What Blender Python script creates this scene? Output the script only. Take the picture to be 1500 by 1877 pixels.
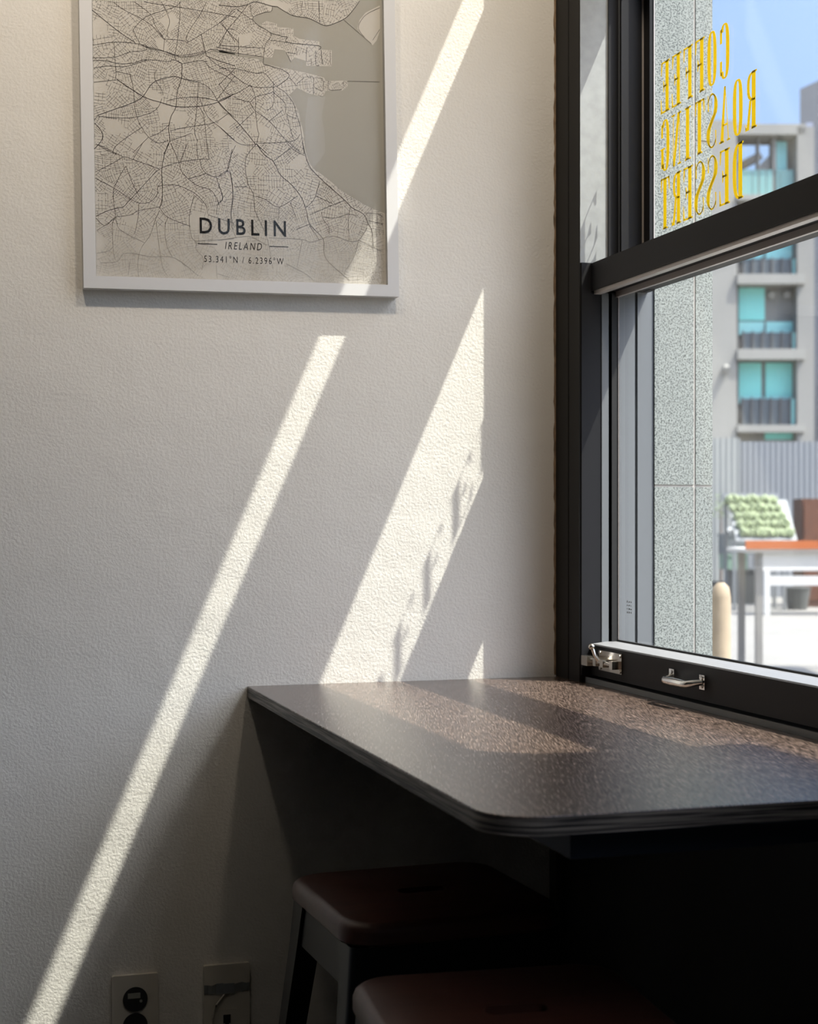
import bpy, bmesh, math, random
import numpy as np
from mathutils import Vector, Matrix
from mathutils.geometry import tessellate_polygon

for o in list(bpy.data.objects):
    bpy.data.objects.remove(o)
sc = bpy.context.scene
COL = sc.collection
random.seed(7)

# ------------------------------------------------------------------ camera, sky, sun, exposure
YAW = math.atan(855 / 2800)
CAM = Vector((-1.03, -2.49, 1.16))
cd = bpy.data.cameras.new('camera')
cam = bpy.data.objects.new('camera', cd); COL.objects.link(cam)
cam.location = CAM
cam.rotation_euler = (math.pi / 2, 0, -YAW)
cd.sensor_fit = 'HORIZONTAL'; cd.sensor_width = 36; cd.lens = 36 * 2800 / 1500
cd.shift_y = 16.5 / 1500
cd.clip_start = 0.05; cd.clip_end = 400
cd.dof.use_dof = True; cd.dof.focus_distance = 2.25; cd.dof.aperture_fstop = 9.0
sc.camera = cam

SUN_TRAVEL = Vector((-1, 0.769, -2.32)).normalized()
SUN_STRENGTH = 10.0
SKY_STRENGTH = 0.48
FILL_STRENGTH = 40.0
EXPOSURE = 0.0

w = bpy.data.worlds.new('sky'); sc.world = w; w.use_nodes = True
nt = w.node_tree; nt.nodes.clear()
sky = nt.nodes.new('ShaderNodeTexSky'); sky.sky_type = 'NISHITA'; sky.sun_disc = False
sky.sun_elevation = math.radians(60); sky.sun_rotation = math.radians(130)
sky.air_density = 1.0; sky.dust_density = 9.0; sky.ozone_density = 9.0
bg = nt.nodes.new('ShaderNodeBackground'); bg.inputs[1].default_value = SKY_STRENGTH
wo = nt.nodes.new('ShaderNodeOutputWorld')
nt.links.new(sky.outputs[0], bg.inputs[0]); nt.links.new(bg.outputs[0], wo.inputs[0])

sl = bpy.data.lights.new('sun', 'SUN'); sl.energy = SUN_STRENGTH; sl.angle = math.radians(0.42)
sl.color = (1.0, 0.95, 0.86)
so = bpy.data.objects.new('sun', sl); COL.objects.link(so)
so.rotation_euler = SUN_TRAVEL.to_track_quat('-Z', 'Y').to_euler(); so.location = (3, -3, 8)

vs = sc.view_settings
vs.view_transform = 'Standard'; vs.look = 'None'; vs.exposure = EXPOSURE; vs.gamma = 1; vs.use_curve_mapping = False
sc.display_settings.display_device = 'sRGB'
sc.cycles.use_denoising = True
sc.cycles.max_bounces = 10; sc.cycles.diffuse_bounces = 5; sc.cycles.transparent_max_bounces = 24
sc.cycles.sample_clamp_indirect = 6
sc.cycles.caustics_reflective = False; sc.cycles.caustics_refractive = False

# ------------------------------------------------------------------ helpers
def srgb(r, g, b):
    f = lambda c: (c / 255 / 12.92) if c / 255 <= 0.04045 else ((c / 255 + 0.055) / 1.055) ** 2.4
    return (f(r), f(g), f(b), 1)

MATS = {}
def mat(name, col, rough=0.5, metal=0.0, spec=0.5, bump=None, mottle=None, coat=0.0):
    """bump=(scale,strength,distance), mottle=(scale,amount)"""
    if name in MATS: return MATS[name]
    m = bpy.data.materials.new(name); m.use_nodes = True; MATS[name] = m
    t = m.node_tree; b = t.nodes['Principled BSDF']
    b.inputs['Base Color'].default_value = col if len(col) == 4 else (*col, 1)
    b.inputs['Roughness'].default_value = rough; b.inputs['Metallic'].default_value = metal
    b.inputs['Specular IOR Level'].default_value = spec; b.inputs['Coat Weight'].default_value = coat
    tc = t.nodes.new('ShaderNodeTexCoord')
    if mottle:
        n = t.nodes.new('ShaderNodeTexNoise'); n.inputs['Scale'].default_value = mottle[0]; n.inputs['Detail'].default_value = 4
        t.links.new(tc.outputs['Object'], n.inputs['Vector'])
        r = t.nodes.new('ShaderNodeValToRGB')
        c = b.inputs['Base Color'].default_value
        a = mottle[1]
        r.color_ramp.elements[0].position = 0.3; r.color_ramp.elements[1].position = 0.7
        r.color_ramp.elements[0].color = (c[0] * (1 - a), c[1] * (1 - a), c[2] * (1 - a), 1)
        r.color_ramp.elements[1].color = (min(1, c[0] * (1 + a)), min(1, c[1] * (1 + a)), min(1, c[2] * (1 + a)), 1)
        t.links.new(n.outputs['Fac'], r.inputs[0]); t.links.new(r.outputs[0], b.inputs['Base Color'])
    if bump:
        n = t.nodes.new('ShaderNodeTexNoise'); n.inputs['Scale'].default_value = bump[0]; n.inputs['Detail'].default_value = 3
        t.links.new(tc.outputs['Object'], n.inputs['Vector'])
        bp = t.nodes.new('ShaderNodeBump'); bp.inputs['Strength'].default_value = bump[1]; bp.inputs['Distance'].default_value = bump[2]
        t.links.new(n.outputs['Fac'], bp.inputs['Height']); t.links.new(bp.outputs[0], b.inputs['Normal'])
    return m

def node(m, kind): return m.node_tree.nodes.new(kind)
def link(m, a, b): m.node_tree.links.new(a, b)

def obj(name, bm, m, parent=None, smooth=False, bevel=0, seg=2):
    if bevel:
        es = [e for e in bm.edges if len(e.link_faces) == 2 and e.calc_face_angle(0) > 0.5]
        bmesh.ops.bevel(bm, geom=es, offset=bevel, segments=seg, profile=0.5, affect='EDGES', clamp_overlap=True)
    bmesh.ops.recalc_face_normals(bm, faces=bm.faces)
    me = bpy.data.meshes.new(name); bm.to_mesh(me); bm.free()
    for mm in (m if isinstance(m, (list, tuple)) else [m]): me.materials.append(mm)
    if smooth:
        me.polygons.foreach_set('use_smooth', [True] * len(me.polygons))
    o = bpy.data.objects.new(name, me); COL.objects.link(o)
    if smooth:
        try: me.set_sharp_from_angle(angle=math.radians(40))
        except Exception: pass
    if parent: o.parent = parent
    return o

def box(bm, x0, x1, y0, y1, z0, z1, mi=0):
    vs_ = [bm.verts.new(p) for p in ((x0, y0, z0), (x1, y0, z0), (x1, y1, z0), (x0, y1, z0), (x0, y0, z1), (x1, y0, z1), (x1, y1, z1), (x0, y1, z1))]
    for f in ((0, 3, 2, 1), (4, 5, 6, 7), (0, 1, 5, 4), (1, 2, 6, 5), (2, 3, 7, 6), (3, 0, 4, 7)):
        fc = bm.faces.new([vs_[i] for i in f]); fc.material_index = mi
    return bm

def B(*boxes):
    bm = bmesh.new()
    for b in boxes: box(bm, *b)
    return bm

def prism(bm, pts, axis, a, b, mi=0):
    """closed polygon pts (2D) extruded along axis 'x','y','z' from a to b"""
    def P(p, t):
        return {'x': (t, p[0], p[1]), 'y': (p[0], t, p[1]), 'z': (p[0], p[1], t)}[axis]
    A = [bm.verts.new(P(p, a)) for p in pts]; Bv = [bm.verts.new(P(p, b)) for p in pts]
    n = len(pts)
    for i in range(n):
        f = bm.faces.new((A[i], A[(i + 1) % n], Bv[(i + 1) % n], Bv[i])); f.material_index = mi
    f = bm.faces.new(A[::-1]); f.material_index = mi
    f = bm.faces.new(Bv); f.material_index = mi
    return bm

def tube(bm, pts, r, n=12, mi=0, flat=1.0):
    pts = [Vector(p) for p in pts]; rings = []
    rr = r if isinstance(r, (list, tuple)) else [r] * len(pts)
    for i, p in enumerate(pts):
        d = (pts[min(i + 1, len(pts) - 1)] - pts[max(i - 1, 0)]).normalized()
        up = Vector((0, 0, 1)) if abs(d.z) < 0.9 else Vector((1, 0, 0))
        a = d.cross(up).normalized(); b = a.cross(d).normalized()
        rings.append([bm.verts.new(p + (a * math.cos(2 * math.pi * k / n) + b * math.sin(2 * math.pi * k / n) * flat) * rr[i]) for k in range(n)])
    for i in range(len(rings) - 1):
        for k in range(n):
            f = bm.faces.new((rings[i][k], rings[i][(k + 1) % n], rings[i + 1][(k + 1) % n], rings[i + 1][k])); f.material_index = mi
    f = bm.faces.new(rings[0][::-1]); f.material_index = mi
    f = bm.faces.new(rings[-1]); f.material_index = mi
    return bm

def rrect(x0, x1, y0, y1, r, n=8):
    pts = []
    rs = r if isinstance(r, (list, tuple)) else [r] * 4
    for (cx, cy, a0, q) in ((x1 - rs[0], y1 - rs[0], 0, rs[0]), (x0 + rs[1], y1 - rs[1], 90, rs[1]), (x0 + rs[2], y0 + rs[2], 180, rs[2]), (x1 - rs[3], y0 + rs[3], 270, rs[3])):
        for k in range(n + 1):
            a = math.radians(a0 + 90 * k / n); pts.append((cx + q * math.cos(a), cy + q * math.sin(a)))
            if q < 1e-6: break
    return pts

def empty(name, loc=(0, 0, 0), rz=0):
    o = bpy.data.objects.new(name, None); COL.objects.link(o)
    o.location = loc; o.rotation_euler = (0, 0, rz); o.empty_display_size = 0.1
    return o

def tag(o, label, cat, group=None, kind=None):
    o['label'] = label; o['category'] = cat
    if group: o['group'] = group
    if kind: o['kind'] = kind
    return o

def struct(name, bm, m, label, cat, **k):
    return tag(obj(name, bm, m, **k), label, cat, kind='structure')

def copy_tree(o, parent=None):
    c = o.copy(); COL.objects.link(c); c.parent = parent
    for ch in [x for x in bpy.data.objects if x.parent == o]: copy_tree(ch, c)
    return c

# ------------------------------------------------------------------ materials
M_wall = mat('white_plaster', (0.76, 0.735, 0.68), 0.75, spec=0.3, bump=(210, 0.28, 0.004))
def _wall_extra():
    t = M_wall.node_tree
    n = t.nodes.new('ShaderNodeTexNoise'); n.inputs['Scale'].default_value = 14; n.inputs['Detail'].default_value = 4
    bp0 = [x for x in t.nodes if x.type == 'BUMP'][0]
    bp = t.nodes.new('ShaderNodeBump'); bp.inputs['Strength'].default_value = 0.12; bp.inputs['Distance'].default_value = 0.02
    tc = [x for x in t.nodes if x.type == 'TEX_COORD'][0]
    t.links.new(tc.outputs['Object'], n.inputs['Vector']); t.links.new(n.outputs['Fac'], bp.inputs['Height'])
    t.links.new(bp.outputs[0], bp0.inputs['Normal'])
_wall_extra()
M_wallb = mat('black_painted_wall', srgb(24, 25, 28), 0.6)
M_ceil = mat('white_ceiling', (0.75, 0.74, 0.71), 0.8)
M_floor = mat('dark_floor', (0.06, 0.055, 0.05), 0.5, mottle=(6, 0.2))
M_black = mat('black_window_paint', (0.014, 0.014, 0.016), 0.55, spec=0.22)
M_char = mat('charcoal_trim_paint', (0.018, 0.017, 0.0155), 0.6, spec=0.22)
M_alu = mat('grey_aluminium', (0.34, 0.355, 0.355), 0.5, mottle=(60, 0.08))
M_alud = mat('dull_grey_aluminium', (0.16, 0.17, 0.18), 0.45)
M_bead = mat('pale_bead', (0.55, 0.50, 0.47), 0.35, metal=0.3)
M_gasket = mat('black_rubber', (0.012, 0.012, 0.012), 0.7)
M_nickel = mat('nickel', (0.62, 0.58, 0.52), 0.22, metal=1.0)
M_chrome = mat('chrome', (0.75, 0.74, 0.72), 0.12, metal=1.0)
M_caulk = mat('brown_caulk', (0.22, 0.15, 0.09), 0.9, mottle=(40, 0.5))
M_frame = mat('silver_white_frame', (0.66, 0.66, 0.66), 0.4, spec=0.4)
M_plate = mat('ivory_plastic', (0.62, 0.58, 0.50), 0.4)
M_sock = mat('black_plastic', (0.012, 0.012, 0.013), 0.4)
M_tape = mat('grey_tape', (0.34, 0.36, 0.36), 0.35)
M_yellow = mat('yellow_vinyl', (0.85, 0.65, 0.010), 0.5)
def _vinyl():
    t = M_yellow.node_tree; b = t.nodes['Principled BSDF']; o = [x for x in t.nodes if x.type == 'OUTPUT_MATERIAL'][0]
    tl = t.nodes.new('ShaderNodeBsdfTranslucent'); tl.inputs[0].default_value = (0.85, 0.69, 0.012, 1)
    mx = t.nodes.new('ShaderNodeMixShader'); mx.inputs[0].default_value = 0.6
    t.links.new(b.outputs[0], mx.inputs[1]); t.links.new(tl.outputs[0], mx.inputs[2]); t.links.new(mx.outputs[0], o.inputs[0])
_vinyl()
M_steel = mat('black_steel', (0.009, 0.011, 0.014), 0.32, spec=0.25)
M_seat = mat('dark_red_wood', (0.10, 0.035, 0.022), 0.38)

def _wood():
    m = M_seat; b = m.node_tree.nodes['Principled BSDF']
    tc = node(m, 'ShaderNodeTexCoord'); mp = node(m, 'ShaderNodeMapping'); mp.inputs['Scale'].default_value = (4, 90, 60)
    n = node(m, 'ShaderNodeTexNoise'); n.inputs['Scale'].default_value = 1; n.inputs['Detail'].default_value = 5
    r = node(m, 'ShaderNodeValToRGB'); r.color_ramp.elements[0].color = (0.04, 0.014, 0.010, 1); r.color_ramp.elements[1].color = (0.105, 0.040, 0.026, 1)
    link(m, tc.outputs['Object'], mp.inputs[0]); link(m, mp.outputs[0], n.inputs['Vector']); link(m, n.outputs['Fac'], r.inputs[0]); link(m, r.outputs[0], b.inputs['Base Color'])
_wood()

def table_mat():
    m = bpy.data.materials.new('dark_grained_laminate'); m.use_nodes = True
    b = m.node_tree.nodes['Principled BSDF']; b.inputs['Roughness'].default_value = 0.19; b.inputs['Specular IOR Level'].default_value = 0.42
    tc = node(m, 'ShaderNodeTexCoord'); mr = node(m, 'ShaderNodeMapping'); mr.inputs['Rotation'].default_value = (0, 0, 0.28)
    mp = node(m, 'ShaderNodeMapping'); mp.inputs['Scale'].default_value = (820, 34, 1)
    n = node(m, 'ShaderNodeTexNoise'); n.inputs['Scale'].default_value = 1; n.inputs['Detail'].default_value = 6; n.inputs['Roughness'].default_value = 0.65
    r = node(m, 'ShaderNodeValToRGB'); e = r.color_ramp.elements
    e[0].position = 0.44; e[0].color = (0.022, 0.015, 0.012, 1); e[1].position = 0.64; e[1].color = (0.26, 0.185, 0.148, 1)
    link(m, tc.outputs['Object'], mr.inputs[0]); link(m, mr.outputs[0], mp.inputs[0]); link(m, mp.outputs[0], n.inputs['Vector']); link(m, n.outputs['Fac'], r.inputs[0]); link(m, r.outputs[0], b.inputs['Base Color'])
    bp = node(m, 'ShaderNodeBump'); bp.inputs['Strength'].default_value = 0.25; bp.inputs['Distance'].default_value = 0.0012
    link(m, n.outputs['Fac'], bp.inputs['Height']); link(m, bp.outputs[0], b.inputs['Normal'])
    return m
M_table = table_mat()

def ply_mat():
    m = bpy.data.materials.new('dark_plywood_edge'); m.use_nodes = True
    b = m.node_tree.nodes['Principled BSDF']; b.inputs['Roughness'].default_value = 0.55
    tc = node(m, 'ShaderNodeTexCoord'); mp = node(m, 'ShaderNodeMapping'); mp.inputs['Scale'].default_value = (9, 9, 420)
    n = node(m, 'ShaderNodeTexNoise'); n.inputs['Scale'].default_value = 1; n.inputs['Detail'].default_value = 4
    r = node(m, 'ShaderNodeValToRGB'); e = r.color_ramp.elements
    e[0].position = 0.42; e[0].color = (0.012, 0.011, 0.011, 1); e[1].position = 0.62; e[1].color = (0.26, 0.23, 0.205, 1)
    link(m, tc.outputs['Object'], mp.inputs[0]); link(m, mp.outputs[0], n.inputs['Vector']); link(m, n.outputs['Fac'], r.inputs[0]); link(m, r.outputs[0], b.inputs['Base Color'])
    return m
M_ply = ply_mat()

def glass_mat(name, tint, scale=1.0, rough=0.02):
    m = bpy.data.materials.new(name); m.use_nodes = True; t = m.node_tree; t.nodes.clear()
    o = t.nodes.new('ShaderNodeOutputMaterial'); mx = t.nodes.new('ShaderNodeMixShader')
    tr = t.nodes.new('ShaderNodeBsdfTransparent'); tr.inputs[0].default_value = (*tint, 1)
    gl = t.nodes.new('ShaderNodeBsdfGlossy'); gl.inputs['Roughness'].default_value = rough
    lw = t.nodes.new('ShaderNodeLayerWeight'); lw.inputs['Blend'].default_value = 0.5
    p = t.nodes.new('ShaderNodeMath'); p.operation = 'POWER'; p.inputs[1].default_value = 5
    q = t.nodes.new('ShaderNodeMath'); q.operation = 'MULTIPLY_ADD'; q.inputs[1].default_value = 0.96 * scale; q.inputs[2].default_value = 0.03 * scale
    t.links.new(lw.outputs['Facing'], p.inputs[0]); t.links.new(p.outputs[0], q.inputs[0]); t.links.new(q.outputs[0], mx.inputs[0])
    t.links.new(tr.outputs[0], mx.inputs[1]); t.links.new(gl.outputs[0], mx.inputs[2]); t.links.new(mx.outputs[0], o.inputs[0])
    return m
M_glass = glass_mat('window_glass', (0.97, 0.985, 0.975))
M_pglass = glass_mat('picture_glass', (0.985, 0.985, 0.98), 1.0, 0.06)

def granite_mat():
    m = bpy.data.materials.new('speckled_granite'); m.use_nodes = True
    b = m.node_tree.nodes['Principled BSDF']; b.inputs['Roughness'].default_value = 0.6
    tc = node(m, 'ShaderNodeTexCoord')
    n = node(m, 'ShaderNodeTexNoise'); n.inputs['Scale'].default_value = 330; n.inputs['Detail'].default_value = 3
    n2 = node(m, 'ShaderNodeTexVoronoi'); n2.inputs['Scale'].default_value = 360
    mx = node(m, 'ShaderNodeMath'); mx.operation = 'ADD'
    r = node(m, 'ShaderNodeValToRGB'); e = r.color_ramp.elements
    e[0].position = 0.48; e[0].color = (0.03, 0.038, 0.038, 1); e[1].position = 0.85; e[1].color = (0.30, 0.325, 0.305, 1)
    x = e.new(0.64); x.color = (0.13, 0.145, 0.138, 1)
    mu = node(m, 'ShaderNodeMath'); mu.operation = 'MULTIPLY'; mu.inputs[1].default_value = 0.5
    link(m, tc.outputs['Object'], n.inputs['Vector']); link(m, tc.outputs['Object'], n2.inputs['Vector'])
    link(m, n2.outputs['Distance'], mu.inputs[0]); link(m, n.outputs['Fac'], mx.inputs[0]); link(m, mu.outputs[0], mx.inputs[1])
    link(m, mx.outputs[0], r.inputs[0]); link(m, r.outputs[0], b.inputs['Base Color'])
    return m
M_granite = granite_mat()
M_joint = mat('pale_mortar', (0.50, 0.46, 0.42), 0.8)

def emit_mat(name, col, s):
    m = bpy.data.materials.new(name); m.use_nodes = True; t = m.node_tree; t.nodes.clear()
    o = t.nodes.new('ShaderNodeOutputMaterial'); e = t.nodes.new('ShaderNodeEmission')
    e.inputs[0].default_value = (*col, 1); e.inputs[1].default_value = s; t.links.new(e.outputs[0], o.inputs[0]); return m
M_fill_lens = emit_mat('fill_lens_glow', (1.0, 0.87, 0.70), 12.0)  # glowing lens of the added fill spotlights

# ------------------------------------------------------------------ room shell
CEIL = 3.0; XL = -4.6; YB = -5.6
struct('wall_left', B((XL, 0.0, 0.0, 0.25, 0, CEIL)), M_wall, 'white textured plaster wall holding the framed city map', 'wall')
WT = 0.11
R_Y = -1.30
W2A, W2B, W2L, W2H = -4.3, -1.75, 1.20, 2.80
struct('wall_right', B((0.0, WT, R_Y, 0, 0, 0.868), (0.0, WT, R_Y, 0, 2.731, CEIL),
                       (0.0, WT, W2B, R_Y, 0, CEIL), (0.0, WT, W2A, W2B, 0, W2L), (0.0, WT, W2A, W2B, W2H, CEIL), (0.0, WT, YB, W2A, 0, CEIL)),
       M_wallb, 'black painted wall below and around the sash window', 'wall')
M_dkwall = mat('charcoal_plaster', (0.10, 0.095, 0.09), 0.8)
struct('wall_back', B((XL, WT, YB - 0.15, YB, 0, CEIL)), M_dkwall, 'charcoal plaster wall across the room', 'wall')
struct('wall_far', B((XL - 0.15, XL, YB, 0.25, 0, CEIL)), M_dkwall, 'charcoal plaster wall at the deep end of the room', 'wall')
struct('floor', B((XL - 0.15, WT, YB - 0.15, 0.25, -0.12, 0)), M_floor, 'dark floor under the stools', 'floor')
struct('ceiling', B((XL - 0.15, WT, YB - 0.15, 0.25, CEIL, CEIL + 0.12)), M_ceil, 'white ceiling of the room', 'ceiling')
# brown caulk bead and grey corner strip
def caulk_bm():
    bm = bmesh.new(); random.seed(3); z = 0.89; prev = None
    while z < CEIL:
        wd = 0.0015 + 0.0022 * random.random()
        a = bm.verts.new((-wd, -0.0006, z)); b = bm.verts.new((0.0, -0.0006, z)); c = bm.verts.new((0.0, 0.0, z)); d = bm.verts.new((-wd - 0.001, 0.0, z))
        if prev:
            for i in range(4):
                q = (a, b, c, d)
                bm.faces.new((prev[i], prev[(i + 1) % 4], q[(i + 1) % 4], q[i]))
        prev = (a, b, c, d); z += 0.012
    return bm
struct('trim_1', caulk_bm(), M_caulk, 'cracked brown caulk line where white wall meets black window casing', 'caulk')
struct('trim_2', B((-0.012, 0.0, -0.030, 0.0, 0, 0.86)), mat('dark_grey_trim', (0.07, 0.065, 0.06), 0.6), 'dark grey corner strip below the counter', 'trim', bevel=0.003)

# ------------------------------------------------------------------ window_1
W = tag(empty('window_1', (0, 0, 0.8875)), 'tall black double hung sash window with yellow lettering', 'window', kind='structure')
def wobj(name, bm, m, parent=W, **k):
    """window pieces are given in room coordinates; the parent sits at z=0.8875"""
    for v in bm.verts: v.co.z -= 0.8875
    return obj(name, bm, m, parent, **k)
TB = 0.8875
wobj('casing', B((0.0, 0.035, -0.055, -0.0005, TB, 2.9), (0.004, 0.035, -0.060, -0.054, TB, 2.9), (0.0, 0.035, -0.1035, -0.059, TB, 2.9)), M_char)
wobj('casing', B((0.0, 0.035, R_Y, R_Y + 0.06, TB, 2.9)), M_char, bevel=0.002)
wobj('jamb_liner', B((0.0012, 0.052, -0.1045, -0.1, 1.597, 2.36)), M_alu)
wobj('parting_stop', B((0.052, 0.070, -0.108, 0.0, TB, 2.9)), M_black)
wobj('outer_jamb', B((0.070, 0.099, -0.112, 0.0, TB, 2.9), (0.104, 0.134, -0.112, 0.0, TB, 2.9)), M_alud)
wobj('jamb_groove', B((0.0985, 0.1045, -0.109, -0.02, TB, 2.9)), M_gasket)
wobj('transom_bar', B((0.0, 0.118, R_Y, -0.0, 2.208, 2.357)), M_black)
wobj('head', B((0.0, 0.118, R_Y, -0.0, 2.731, 2.79)), M_black)
tr = wobj('transom_sash', B((0.05, 0.09, R_Y, -0.02, 2.357, 2.38), (0.05, 0.09, R_Y, -0.02, 2.71, 2.731)), M_black)
wobj('glass_pane', B((0.068, 0.073, R_Y, -0.02, 2.38, 2.71)), M_glass, tr)
wobj('sill', B((0.012, 0.134, R_Y, -0.0, 0.872, 0.8955)), M_black, bevel=0.002)
wobj('sill_edge', B((0.0105, 0.0135, R_Y, -0.104, 0.8876, 0.8965)), M_alud)
# upper sash (outboard)
us = wobj('upper_sash', B((0.0705, 0.1125, -0.119, -0.105, 1.55, 2.208), (0.1125, 0.1225, -0.141, -0.105, 1.55, 2.208),
                          (0.0715, 0.1225, R_Y + 0.05, -0.105, 1.5515, 1.594), (0.0715, 0.1225, R_Y + 0.05, -0.105, 2.16, 2.207),
                          (0.0715, 0.1225, R_Y + 0.05, R_Y + 0.10, 1.594, 2.16)), M_black)
wobj('glazing_bead', B((0.1085, 0.1115, -0.1205, -0.1188, 1.597, 2.16), (0.1195, 0.1215, -0.1425, -0.1408, 1.597, 2.16)), M_bead, us)
wobj('glass_pane', B((0.1190, 0.1228, R_Y + 0.09, -0.1408, 1.594, 2.165)), M_glass, us)
# lower sash (room side)
ls = wobj('lower_sash', B((0.003, 0.039, -0.1065, -0.1, TB + 0.012, 1.597), (0.039, 0.070, -0.106, -0.1, TB + 0.012, 1.594),
                          (0.020, 0.070, R_Y + 0.05, -0.104, 1.5496, 1.596), (0.020, 0.070, R_Y + 0.05, -0.104, 0.9, 0.9505),
                          (0.020, 0.070, R_Y + 0.05, R_Y + 0.11, 0.95, 1.55)), M_black, bevel=0.0012, seg=1)
wobj('stile_strip', B((0.0395, 0.057, -0.108, -0.1062, 0.955, 1.547)), M_alud, ls)
wobj('gasket', B((0.057, 0.070, -0.110, -0.1058, 0.955, 1.547)), M_gasket, ls)
bm = B((0.024, 0.036, R_Y + 0.11, -0.110, 1.5435, 1.5497), (0.064, 0.0695, R_Y + 0.11, -0.110, 1.540, 1.5497), (0.0685, 0.0702, -0.1115, -0.1098, 0.955, 1.545))
wobj('glazing_bead', bm, M_bead, ls)
bm = bmesh.new(); prism(bm, [(0.0215, 0.9505), (0.068, 0.9505), (0.068, 0.9555), (0.045, 0.9552), (0.0225, 0.9525)], 'y', R_Y + 0.11, -0.108)
wobj('bottom_bead', bm, mat('grey_bead', (0.24, 0.24, 0.245), 0.4), ls)
wobj('gasket', B((0.066, 0.0705, R_Y + 0.11, -0.111, 0.951, 0.9585)), M_gasket, ls)
wobj('glass_pane', B((0.0705, 0.0745, R_Y + 0.10, -0.111, 0.951, 1.549)), M_glass, ls)
W2 = tag(empty('fill_window', (0, (W2A + W2B) / 2, W2L)), 'wide black framed window added unseen along the street wall for fill light', 'window', kind='structure')  # added out of view to let in more skylight as fill
hw2_ = (W2B - W2A) / 2; hh_ = W2H - W2L
obj('window_frame', B((0.0, WT, -hw2_, -hw2_ + 0.05, 0, hh_), (0.0, WT, hw2_ - 0.05, hw2_, 0, hh_), (0.0, WT, -hw2_ + 0.05, hw2_ - 0.05, 0, 0.05), (0.0, WT, -hw2_ + 0.05, hw2_ - 0.05, hh_ - 0.05, hh_), (0.03, 0.09, -0.025, 0.025, 0.05, hh_ - 0.05)), M_black, W2)
obj('glass_pane', B((0.05, 0.056, -hw2_ + 0.05, -0.025, 0.05, hh_ - 0.05), (0.05, 0.056, 0.025, hw2_ - 0.05, 0.05, hh_ - 0.05)), M_glass, W2)
# etched safety mark on the lower pane
mk = bmesh.new(); random.seed(5)
for i in range(4):
    for j in range(3):
        yy = -0.142 - j * 0.007; zz = 1.005 + i * 0.006
        box(mk, 0.0701, 0.0704, yy - 0.0042 * random.uniform(.5, 1), yy, zz, zz + 0.0035 * random.uniform(.6, 1))
wobj('etched_mark', mk, mat('etched_grey', (0.2, 0.21, 0.22), 0.6), ls)
# barrel bolt
bb = B((0.0175, 0.0199, -0.205, -0.133, 0.912, 0.945))
for yy in (-0.2, -0.138):
    for zz in (0.916, 0.941): tube(bb, [(0.0175, yy, zz), (0.0160, yy, zz)], 0.0032, 10)
tube(bb, [(0.010, -0.198, 0.926), (0.010, -0.118, 0.926)], 0.0050, 14)
for yy in (-0.195, -0.165, -0.142): box(bb, 0.004, 0.0178, yy - 0.005, yy + 0.005, 0.9195, 0.9325)
box(bb, -0.001, 0.0199, -0.128, -0.108, 0.918, 0.934)
tube(bb, [(0.009, -0.150, 0.927), (0.002, -0.148, 0.938), (-0.002, -0.146, 0.950)], [0.0035, 0.003, 0.003], 10)
bmesh.ops.create_uvsphere(bb, u_segments=12, v_segments=8, radius=0.0055, matrix=Matrix.Translation((-0.003, -0.146, 0.952)))
for v in bb.verts: v.co.y = -0.114 + (v.co.y + 0.108) * 1.23
wobj('barrel_bolt', bb, M_nickel, ls, smooth=True)
# pull handle
ph = bmesh.new()
HY0, HY1 = -0.412, -0.508
for yy in (HY0, HY1):
    box(ph, 0.0165, 0.0199, yy - 0.008, yy + 0.008, 0.917, 0.938)
    tube(ph, [(0.0165, yy, 0.922), (0.0150, yy, 0.922)], 0.003, 10); tube(ph, [(0.0165, yy, 0.934), (0.0150, yy, 0.934)], 0.003, 10)
pts = []; N = 16
for k in range(N + 1):
    t = k / N; yy = HY0 + (HY1 - HY0) * t
    a = min(1, math.sin(math.pi * t) * 2.4)
    pts.append((0.0175 - 0.020 * a ** 0.6, yy, 0.9275 - 0.004 * a))
tube(ph, pts, [0.0045 + 0.0022 * math.sin(math.pi * k / N) for k in range(N + 1)], 12)
wobj('pull_handle', ph, M_chrome, ls, smooth=True)

# ------------------------------------------------------------------ yellow lettering on the upper pane (reads from the street)
def stem(x0, x1, y0=0.0, y1=1.0): return [(x0, y0), (x1, y0), (x1, y1), (x0, y1)]
def ring(x0, x1, y0, y1, th, tv, a0=0, a1=360, n=28):
    """condensed oval stroke: thick sides th, thin top and bottom tv; a list of quads"""
    cx, cy, rx, ry = (x0 + x1) / 2, (y0 + y1) / 2, (x1 - x0) / 2, (y1 - y0) / 2
    q = []; p = 2.9
    def pt(a, rx, ry):
        c, s = math.cos(a), math.sin(a)
        return (cx + rx * math.copysign(abs(c) ** (2 / p), c), cy + ry * math.copysign(abs(s) ** (2 / p), s))
    for k in range(n):
        A = math.radians(a0 + (a1 - a0) * k / n); Bb = math.radians(a0 + (a1 - a0) * (k + 1) / n)
        q.append([pt(A, rx, ry), pt(Bb, rx, ry), pt(Bb, rx - th, ry - tv), pt(A, rx - th, ry - tv)])
    return q
S, H = 0.33, 0.035           # thick stem, hairline (fractions of width / height)
def arm(y, x0, x1, serif):   # hairline arm with a triangular serif at its end
    r = [stem(x0, x1, y - H / 2, y + H / 2)]
    d = serif
    r.append([(x1 - 0.16, y), (x1, y), (x1, y + d), (x1 - 0.05, y + d)] if d > 0 else [(x1 - 0.16, y), (x1 - 0.05, y + d), (x1, y + d), (x1, y)])
    return r
def serif(xc, y, wd=0.5): return stem(xc - wd / 2, xc + wd / 2, y, y + H)
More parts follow.
